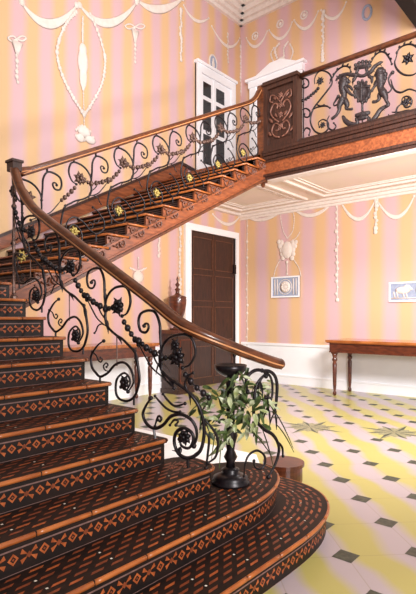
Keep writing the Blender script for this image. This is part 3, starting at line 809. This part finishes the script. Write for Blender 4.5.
M['mahog_lit'] = noise_mat('polished_mahogany_lit', (150, 84, 40), (188, 112, 60), 7, .22, stretch=(.6, 3, 1), coat=.5)  # light reflected off the tabletop is put into this lighter wood colour
console('long mahogany side table with turned legs against the white dado on the right', -3.87, -1.5, 7.5, 8.28, .92)
console('mahogany side table behind the lower balustrade, left of the urn pedestal', -6.14, -5.58, 3.35, 5.36, .90)
# pedestal with a knife urn
pc = thing('urn_pedestal', 'square mahogany pedestal cupboard behind the balustrade carrying the urn', 'pedestal', (-5.95, 6.135, 0))
mb = MB(); mb.box(-6.15, -5.76, 5.95, 6.32, .08, 1.02); mb.build('body', M['door'], pc)
mb = MB(); mb.box(-6.16, -5.74, 5.93, 6.34, 0, .08); mb.build('plinth', M['door'], pc)
mb = MB(); mb.box(-6.16, -5.73, 5.92, 6.35, 1.02, 1.05); mb.box(-6.16, -5.72, 5.91, 6.36, 1.05, 1.08); mb.build('top', M['mahog'], pc)
mb = MB()
for (a, b, c, d) in ((5.99, 6.28, .18, .2), (5.99, 6.28, .9, .92), (5.99, 6.01, .2, .9), (6.26, 6.28, .2, .9)): mb.box(-5.76, -5.75, a, b, c, d)
mb.build('door', M['mahog'], pc)
un = thing('urn', 'lidded mahogany urn with a pointed finial left of the brown door', 'urn', (-5.95, 6.13, 1.08))
c = (-5.95, 6.13, 1.08)
mb = MB(); mb.box(c[0] - .09, c[0] + .09, c[1] - .09, c[1] + .09, 1.08, 1.11); mb.lathe(c, [(.08, .03), (.075, .05), (.03, .09), (.03, .12), (.06, .15)], 20); mb.build('foot', M['mahog'], un, smooth=True)
mb = MB(); mb.lathe(c, [(.05, .15), (.1, .22), (.135, .33), (.152, .45), (.155, .52), (.148, .545), (.155, .56)], 24); mb.build('bowl', M['mahog'], un, smooth=True)
mb = MB(); mb.lathe(c, [(.155, .56), (.14, .575), (.06, .60), (.035, .63), (.035, .68), (.05, .69), (.05, .70), (.02, .72), (.018, .74), (.04, .77), (.04, .78), (.015, .81), (.012, .84), (.022, .87), (.003, .92)], 18); mb.build('lid', M['mahog'], un, smooth=True)
# round block behind the curtail step
mb = MB(); mb.lathe((-2.12, 3.40, 0), [(.15, 0), (.15, .115), (.165, .12), (.165, .145), (.0, .146)], 28); 
tag(mb.build('round_plinth', M['mahog'], None, (-2.12, 3.40, 0)), 'low round wooden block on the marble floor behind the rounded bottom steps', 'plinth')
# black stand with a dish, carrying the plant
sxp, syp, szp = -1.86, 2.38, sz(-1)
sd = thing('plant_stand', 'black turned iron stand with a shallow dish on the second rounded step', 'stand', (sxp, syp, szp))
mb = MB(); mb.lathe((sxp, syp, szp), [(.118, .002), (.118, .015), (.10, .028), (.105, .04), (.07, .055), (.05, .07), (.055, .085), (.03, .1)], 24); mb.build('base', M['iron'], sd, smooth=True)
mb = MB(); mb.lathe((sxp, syp, szp), [(.03, .1), (.026, .13), (.042, .16), (.024, .2), (.03, .24), (.045, .29), (.03, .34), (.022, .4), (.03, .46), (.022, .52), (.03, .58), (.026, .645)], 16); mb.build('stem', M['iron'], sd, smooth=True)
mb = MB(); mb.lathe((sxp, syp, szp), [(.03, .645), (.07, .665), (.095, .69), (.10, .72), (.092, .722), (.08, .71), (.0, .69)], 24); mb.build('dish', M['iron'], sd, smooth=True)
pl = thing('trailing_plant', 'green and cream leafy plant trailing round the black stand at the foot of the handrail', 'plant', (sxp, syp, szp + .7))
fb = MB(); vb = MB(); rnd = random.Random(11)
fwd = Vector((-SN, CS, 0)); rgt = Vector((CS, SN, 0))
def leafcluster(px, py, n, spread, L, Wd):
    r = ray(px, py); d = 2.93
    c0 = EYE + r * d
    for i in range(n):
        o = rgt * rnd.uniform(-spread, spread) + Vector((0, 0, rnd.uniform(-spread, spread))) + fwd * rnd.uniform(-.1, .1)
        a = rnd.uniform(0, TAU)
        dr = rgt * math.cos(a) + Vector((0, 0, math.sin(a) - .35)) + fwd * rnd.uniform(-.5, .5)
        fb.leaf(c0 + o, dr, L * rnd.uniform(.7, 1.3), Wd * rnd.uniform(.7, 1.2), rnd.uniform(.1, .6), 1 if rnd.random() < .42 else 0, up=-fwd * .7 + Vector((0, 0, .7)))
for (px, py, n) in ((240,377,9),(232,385,8),(244,392,9),(236,400,10),(226,395,7),(248,405,9),(240,412,9),(228,410,8),(216,404,7),(220,420,8),(232,424,9),(245,426,7),(252,418,6),(214,432,6),(224,440,5),(262,398,7),(264,386,6),(268,408,5),(208,395,6),(203,404,5),(206,418,4),(262,424,5)):
    leafcluster(px, py, int(n * 1.2), .05, .068, .026)
for path in ([(238,372),(232,390),(238,410),(230,430),(222,450)], [(240,372),(247,395),(243,415),(252,430),(262,440)], [(236,380),(222,395),(210,400),(202,412),(200,430)], [(244,395),(258,392),(264,402),(262,420)]):
    vb.tube(catmull([EYE + ray(*p) * 2.93 for p in path], 5), .005, 5)
for (a, b, L, dr) in (((270,405),(282,420),.22,.75), ((276,424),(288,436),.15,.8), ((262,428),(270,450),.2,.4), ((216,428),(213,446),.17,.25), ((222,436),(220,456),.17,.3), ((208,398),(196,404),.16,.7), ((250,430),(262,440),.18,.6)):
    p, q = EYE + ray(*a) * 2.9, EYE + ray(*b) * 2.9; fb.leaf(p, q - p, L, .03, dr * .5, 0)
fb.build('foliage', [M['leafdark'], M['leafpale']], pl); vb.build('stem', M['leafdark'], pl)

# ------------------------------------------------------------------ plaster reliefs on the walls
FL = lambda px, py: on_x(px, py, XL + .008)
FR = lambda px, py: on_y(px, py, YR - .008)
def swag(f, a, b, c, w, label, group):
    """crescent of drapery hanging from a to b with its lowest point c (photo points put on the wall)"""
    P0, P1, PC = f(*a), f(*b), f(*c)
    ctrl = PC * 2 - (P0 + P1) * .5
    nrm = Vector((1, 0, 0)) if f is FL else Vector((0, -1, 0))
    mb = MB()
    for q, (off, ww) in enumerate(((0, 1), (.5, .8), (1.0, .6))):
        pts = []
        for i in range(15):
            t = i / 14; p = P0 * (1 - t) ** 2 + ctrl * (2 * t * (1 - t)) + P1 * t ** 2
            pts.append(p + Vector((0, 0, off * w * math.sin(math.pi * t))))
        mb.tube(pts, lambda u: (.35 + .65 * math.sin(math.pi * u)) * w * .5 * ww + .006, 6)
    for e in (P0, P1): mb.blob(e, w * .7, 0, 6, 4)
    # flatten towards the wall
    for i, v in enumerate(mb.v):
        if f is FL: v.x = XL + .001 + max(0, v.x - XL) * .22
        else: v.y = YR - .001 - max(0, YR - v.y) * .22
    return tag(mb.build('plaster_swag', M['white'], None, (P0 + P1) * .5, True), label, 'plaster swag', group)
def chain(f, pts, r, name, label, cat, group=None, extra=None):
    pp = catmull([f(*p) for p in pts], 8) if len(pts) > 2 else [f(*pts[0]).lerp(f(*pts[1]), i / 16) for i in range(17)]
    mb = MB(); rr = random.Random(len(pts) * 31 + int(pts[0][0]))
    acc = 0; last = pp[0]
    for i, p in enumerate(pp):
        if i and (p - last).length < r * 1.3: continue
        last = p; s = rr.uniform(.7, 1.25)
        o = Vector((0, rr.uniform(-.5, .5) * r, 0)) if f is FL else Vector((rr.uniform(-.5, .5) * r, 0, 0))
        mb.blob(p + o, (r * s,) * 3, 0, 6, 4)
    mb.tube(pp, r * .4, 5)
    if extra: extra(mb)
    for v in mb.v:
        if f is FL: v.x = XL + .002 + max(0, (v.x - XL + r)) * .22
        else: v.y = YR - .002 - max(0, (YR - v.y + r)) * .22
    return tag(mb.build(name, M['white'], None, pp[0], True), label, cat, group)
g = 'plaster swags on the upper left wall'
swag(FL, (22, 2), (77, 5), (50, 26), .075, 'white plaster swag highest at the far left, between the left bow and the oval wreath', g)
swag(FL, (80, 5), (137, 2), (109, 25), .075, 'white plaster swag between the oval wreath and the bow-topped drop right of it', g)
swag(FL, (138, 0), (183, -2), (160, 11), .08, 'white plaster swag right of the bow-topped drop, cut by the top edge', g)
swag(FL, (184, 5), (209, 18), (196, 21), .032, 'thin white plaster swag above the glazed white doors', g)
swag(FL, (212, 26), (240, 38), (228, 47), .032, 'thin white plaster swag next to the upper corner, on the door side', g)
g = 'plaster swags on the upper right wall'
swag(FR, (246, 38), (267, 31), (256, 47), .032, 'thin plaster swag nearest the upper corner, on the gallery wall', g)
swag(FR, (269, 30), (292, 22), (281, 39), .032, 'thin plaster swag second from the upper corner on the gallery wall', g)
swag(FR, (294, 20), (318, 11), (306, 29), .032, 'thin plaster swag third from the upper corner on the gallery wall', g)
swag(FR, (321, 10), (346, 2), (334, 19), .032, 'thin plaster swag left of the oval blue-white ring on the gallery wall', g)
g = 'plaster swags below the gallery ceiling'
swag(FR, (246, 216), (288, 206), (264, 220), .036, 'white plaster swag under the gallery between the corner and the drapery trophy', g)
swag(FR, (291, 206), (336, 198), (312, 216), .036, 'white plaster swag under the gallery right of the drapery trophy', g)
swag(FR, (339, 198), (375, 200), (357, 220), .036, 'white plaster swag under the gallery between the two hanging drops', g)
swag(FR, (377, 200), (414, 196), (396, 218), .036, 'white plaster swag under the gallery at the far right', g)
swag(FL, (213, 214), (240, 216), (228, 225), .034, 'white plaster swag over the brown door beneath the gallery', g)
g = 'plaster pendants'
chain(FL, [(181, 10), (181, 60)], .04, 'plaster_pendant', 'beaded plaster pendant on the upper wall left of the glazed white doors', 'plaster pendant', g)
chain(FL, [(241, 40), (241, 95)], .035, 'plaster_pendant', 'beaded plaster pendant down the upper corner between the two door cases', 'plaster pendant', g)
chain(FL, [(228, 34), (228, 62)], .03, 'plaster_pendant', 'short plaster pendant hanging above the right half of the glazed doors', 'plaster pendant', g)
chain(FR, [(323, 12), (323, 60)], .035, 'plaster_pendant', 'long beaded plaster pendant above the iron scroll left of the lions', 'plaster pendant', g)
chain(FL, [(180, 225), (180, 292)], .04, 'plaster_pendant', 'beaded plaster pendant over the urn under the stair', 'plaster pendant', g)
chain(FL, [(159, 236), (159, 256)], .03, 'plaster_pendant', 'short plaster pendant just under the rising stair, above the handrail', 'plaster pendant', g)
chain(FR, [(247, 218), (247, 345)], .028, 'plaster_pendant', 'thin full-height plaster pendant in the corner right of the brown door', 'plaster pendant', g)
chain(FR, [(337, 200), (337, 300)], .035, 'plaster_pendant', 'long plaster pendant above the left end of the right side table', 'plaster pendant', g)
chain(FR, [(376, 202), (376, 232)], .04, 'plaster_pendant', 'short tapered plaster pendant above and left of the figure plaque', 'plaster pendant', g)
def bow(px, py, w):
    def ex(mb):
        for sg in (-1, 1):
            mb.tube(catmull([FL(px, py), FL(px + sg * w * .5, py - 3), FL(px + sg * w, py - 1), FL(px + sg * w * .6, py + 2), FL(px, py)], 4), .014, 5)
        P = [FL(px - w * .55, py + 3), FL(px + w * .55, py + 3), FL(px, py + 17)]
        mb.tube([(P[0] + P[1]) * .5, P[2]], lambda u: .075 * (1 - u) + .012, 8)
    return ex
chain(FL, [(17, 40), (17, 82)], .028, 'plaster_drop', 'bow-topped plaster drop at the far left of the upper wall', 'plaster drop', 'bow-topped drops', bow(17, 39, 9))
chain(FL, [(135, 28), (135, 62)], .028, 'plaster_drop', 'bow-topped plaster drop between the wreath and the glazed doors', 'plaster drop', 'bow-topped drops', bow(135, 27, 10))
# oval wreath with a hanging vase
wr = thing('plaster_wreath', 'large oval plaster wreath framing a hanging vase on the upper left wall', 'plaster wreath', tuple(FL(83, 120)))
def relief(name, strokes, blobs, f, parent):
    mb = MB()
    for (pts, r) in strokes:
        pp = catmull([f(*p) for p in pts], 6)
        mb.tube(pp, r * .5, 5); rr = random.Random(int(pts[0][0]) + len(pts)); last = None
        for p in pp:
            if last is None or (p - last).length > r * 1.2:
                last = p; mb.blob(p, (r * rr.uniform(.7, 1.2),) * 3, 0, 6, 4)
    for (p, rh, rv) in blobs: mb.blob(f(*p), (rh, rh, rv), 0, 10, 7)
    for v in mb.v:
        if f is FL: v.x = XL + .002 + max(0, v.x - XL + .03) * .3
        else: v.y = YR - .002 - max(0, YR - v.y + .03) * .3
    return mb.build(name, M['white'], parent, None, True)
relief('leaf_strand', [([(76, 12), (66, 24), (59, 40), (57, 55), (62, 75), (71.7, 95), (84, 115)], .034)], [], FL, wr)
relief('leaf_strand', [([(90, 14), (97, 30), (102, 45), (105, 61), (102, 83), (92.4, 102.6), (84, 115)], .034)], [], FL, wr)
relief('vase', [([(82.7, 17), (82.5, 30), (82.5, 42)], .022), ([(83, 88), (83.5, 105), (84, 124)], .014)], [((82.7, 50), .07, .1), ((82.7, 62), .095, .2), ((83, 76), .07, .2), ((83, 87), .03, .06)], FL, wr)
relief('leaf_base', [([(76, 130), (82, 126), (90, 132)], .03), ([(76, 136), (84, 140), (93, 138)], .035)], [((84, 132), .12, .08), ((80, 138), .08, .06), ((90, 140), .1, .06)], FL, wr)
tr = thing('plaster_trophy', 'draped plaster trophy hung on ribbons above the blue roundel plaque', 'plaster trophy', tuple(FR(287, 262)))
relief('ribbon', [([(288, 206), (281, 214), (283, 230), (287, 238)], .014), ([(290, 206), (294, 216), (293, 230), (288, 238)], .014), ([(300, 232), (296, 238), (290, 242)], .012)], [], FR, tr)
relief('drapery', [([(279, 242), (281, 250), (283, 258)], .05), ([(296, 242), (294, 250), (292, 258)], .05)], [((287, 250), .13, .17), ((282, 247), .05, .15), ((293, 247), .05, .15)], FR, tr)
relief('tassel', [([(280, 260), (276, 268), (274, 276)], .014), ([(294, 260), (299, 268), (301, 276)], .014), ([(287, 262), (287, 274)], .03)], [], FR, tr)
vz = thing('plaster_vase', 'flaming plaster vase over the white door case behind the newel panel', 'plaster vase', tuple(FR(281, 70)))
relief('bowl', [([(274, 48), (271, 54), (274, 62), (280, 66)], .02), ([(290, 44), (293, 52), (289, 62), (282, 66)], .02)], [((281, 62), .11, .1), ((281, 70), .05, .1)], FR, vz)
relief('flame', [([(277, 58), (275, 50), (279, 44)], .03), ([(284, 56), (284, 48), (288, 42)], .03)], [], FR, vz)
vz2 = thing('plaster_vase', 'small plaster vase low on the wall under the stair, just above the handrail', 'plaster vase', tuple(FL(138, 290)))
relief('bowl', [([(130, 268), (138, 271), (146, 268)], .02), ([(138, 258), (138, 268)], .02)], [((138, 277), .12, .1), ((138, 286), .05, .08)], FL, vz2)
for (px, py, lb) in ((255, 36, 'plaster roundel nearest the upper corner inside a thin swag'), (280, 24, 'plaster roundel inside the second thin swag on the gallery wall'), (304, 15, 'plaster roundel inside the third thin swag on the gallery wall')):
    mb = MB(); c = FR(px, py)
    mb.tube([c + Vector((.07 * math.cos(a), 0, .07 * math.sin(a))) for a in [TAU * i / 16 for i in range(17)]], .016, 6); mb.blob(c, (.04, .015, .04))
    tag(mb.build('plaster_roundel', M['white'], None, c, True), lb, 'plaster roundel', 'plaster roundels on the gallery wall')
# oval ring high on the gallery wall and the oval over the glazed door
mb = MB(); c = FR(367, 12.5); mb.tube([c + Vector((.075 * math.cos(a), 0, .12 * math.sin(a))) for a in [TAU * i / 20 for i in range(21)]], .022, 6)
tag(mb.build('oval_ring', M['blue'], None, c, True), 'oval blue-grey ring ornament high on the gallery wall near the dark header', 'wall ornament')
om = thing('oval_medallion', 'oval blue-grey medallion on the wall over the white glazed doors', 'medallion', tuple(FL(213, 63)))
c = FL(213, 63); mb = MB(); mb.tube([c + Vector((0, .11 * math.cos(a), .15 * math.sin(a))) for a in [TAU * i / 20 for i in range(21)]], .018, 6); mb.build('rim', M['white'], om, smooth=True)
mb = MB(); n = 20; mb.prism([c + Vector((-.006, .10 * math.cos(TAU * i / n), .14 * math.sin(TAU * i / n))) for i in range(n)], [c + Vector((.008, .10 * math.cos(TAU * i / n), .14 * math.sin(TAU * i / n))) for i in range(n)]); mb.build('ground', M['blue'], om)
mb = MB(); mb.blob(c + Vector((.01, 0, .06)), (.01, .03, .035)); mb.blob(c + Vector((.01, 0, -.03)), (.01, .045, .08)); mb.build('figure', M['white'], om, smooth=True)
# plaques
def plaque(x0, x1, z0, z1, label, fig):
    t = thing('wall_plaque', label, 'plaque', ((x0 + x1) / 2, YR, z0))
    mb = MB(); mb.box(x0, x1, YR - .015, YR, z0, z1); mb.build('ground', M['blue'], t)
    mb = MB(); w = .028
    for (a, b, c, d) in ((x0, x1, z0, z0 + w), (x0, x1, z1 - w, z1), (x0, x0 + w, z0 + w, z1 - w), (x1 - w, x1, z0 + w, z1 - w)): mb.box(a, b, YR - .03, YR, c, d)
    mb.build('frame', M['dado'], t)
    mb = MB(); fig(mb); mb.build('relief', M['white'], t, smooth=True)
def roundel(mb):
    cx, cz = -5.12, 1.885
    mb.lathe((0, 0, 0), [(.001, 0), (.002, .0001)], 3)
    n = 20
    mb.prism([(cx + .115 * math.cos(TAU * i / n), YR - .012, cz + .115 * math.sin(TAU * i / n)) for i in range(n)], [(cx + .115 * math.cos(TAU * i / n), YR - .024, cz + .115 * math.sin(TAU * i / n)) for i in range(n)])
    mb.v = mb.v[6:] if False else mb.v
    for k in range(10):
        a = TAU * k / 10; mb.blob((cx + .07 * math.cos(a), YR - .026, cz + .07 * math.sin(a)), (.026, .01, .026), 0, 6, 4)
    mb.tube([(cx + .145 * math.cos(TAU * i / 20), YR - .02, cz + .145 * math.sin(TAU * i / 20)) for i in range(21)], .008, 5)
    for x in (-5.36, -5.30, -4.94, -4.88): mb.box(x - .012, x + .012, YR - .022, YR - .015, 1.73, 2.04)
def roundel2(mb):
    roundel(mb)
    # drop the first helper lathe
    mb.v = mb.v[6:]; keep = [(f, m) for f, m in zip(mb.f, mb.m) if min(f) >= 6]
    mb.f = [[i - 6 for i in f] for f, m in keep]; mb.m = [m for f, m in keep]
plaque(-5.44, -4.80, 1.68, 2.09, 'blue-grey plaque with a white flower roundel below the draped trophy', roundel2)
def chariot(mb):
    z = 1.72
    mb.blob((-2.87, YR - .02, z + .02), (.13, .018, .06)); mb.blob((-2.80, YR - .02, z + .07), (.06, .016, .04)); mb.blob((-2.74, YR - .02, z + .04), (.03, .014, .025))
    for x in (-3.02, -2.97, -2.87, -2.82): mb.tube([(x, YR - .018, z), (x + .02, YR - .018, z - .1)], .012, 5)
    mb.tube([(-3.08, YR - .018, z - .11), (-2.5, YR - .018, z - .11)], .01, 5)
    mb.blob((-2.58, YR - .02, z + .02), (.09, .018, .09)); mb.blob((-2.55, YR - .02, z + .12), (.03, .016, .035))
plaque(-3.10, -2.25, 1.55, 1.88, 'blue-grey plaque with white animal and figure relief at the right edge above the table', chariot)

# ------------------------------------------------------------------ light
w = bpy.data.worlds.new('hall_light'); bpy.context.scene.world = w; w.use_nodes = True
bg = w.node_tree.nodes['Background']; bg.inputs[0].default_value = (1.0, .97, .95, 1); bg.inputs[1].default_value = .42
def area(name, loc, target, size, energy, col=(1, .98, .98)):
    l = bpy.data.lights.new(name, 'AREA'); l.energy = energy; l.size = size; l.color = col; l.shape = 'DISK'
    o = bpy.data.objects.new(name, l); C.objects.link(o); o.location = loc
    o.rotation_euler = (Vector(target) - Vector(loc)).to_track_quat('-Z', 'Y').to_euler(); return o
area('fill_high', (-1.0, 3.0, 5.3), (-5.2, 8.0, 5.6), 1.4, 245)  # unseen fill light, added to brighten the upper right corner
area('hall_lamp_low', (1.6, .9, 1.9), (-4.2, 7.4, .6), 1.0, 170)
area('gallery_lamp', (-.9, 4.6, 2.7), (-5.0, 7.6, .5), .8, 200)

# ------------------------------------------------------------------ camera
cd = bpy.data.cameras.new('camera'); cam = bpy.data.objects.new('camera', cd); C.objects.link(cam)
cam.location = EYE; cam.rotation_euler = (math.pi / 2, 0, math.asin(SN))
cd.sensor_fit = 'AUTO'; cd.sensor_width = 36; cd.lens = 36 * FPX / 594; cd.shift_y = 20 / 594; cd.clip_start = .02
sc = bpy.context.scene; sc.camera = cam
sc.view_settings.view_transform = 'Standard'; sc.view_settings.look = 'None'; sc.view_settings.gamma = 1; sc.view_settings.exposure = 0
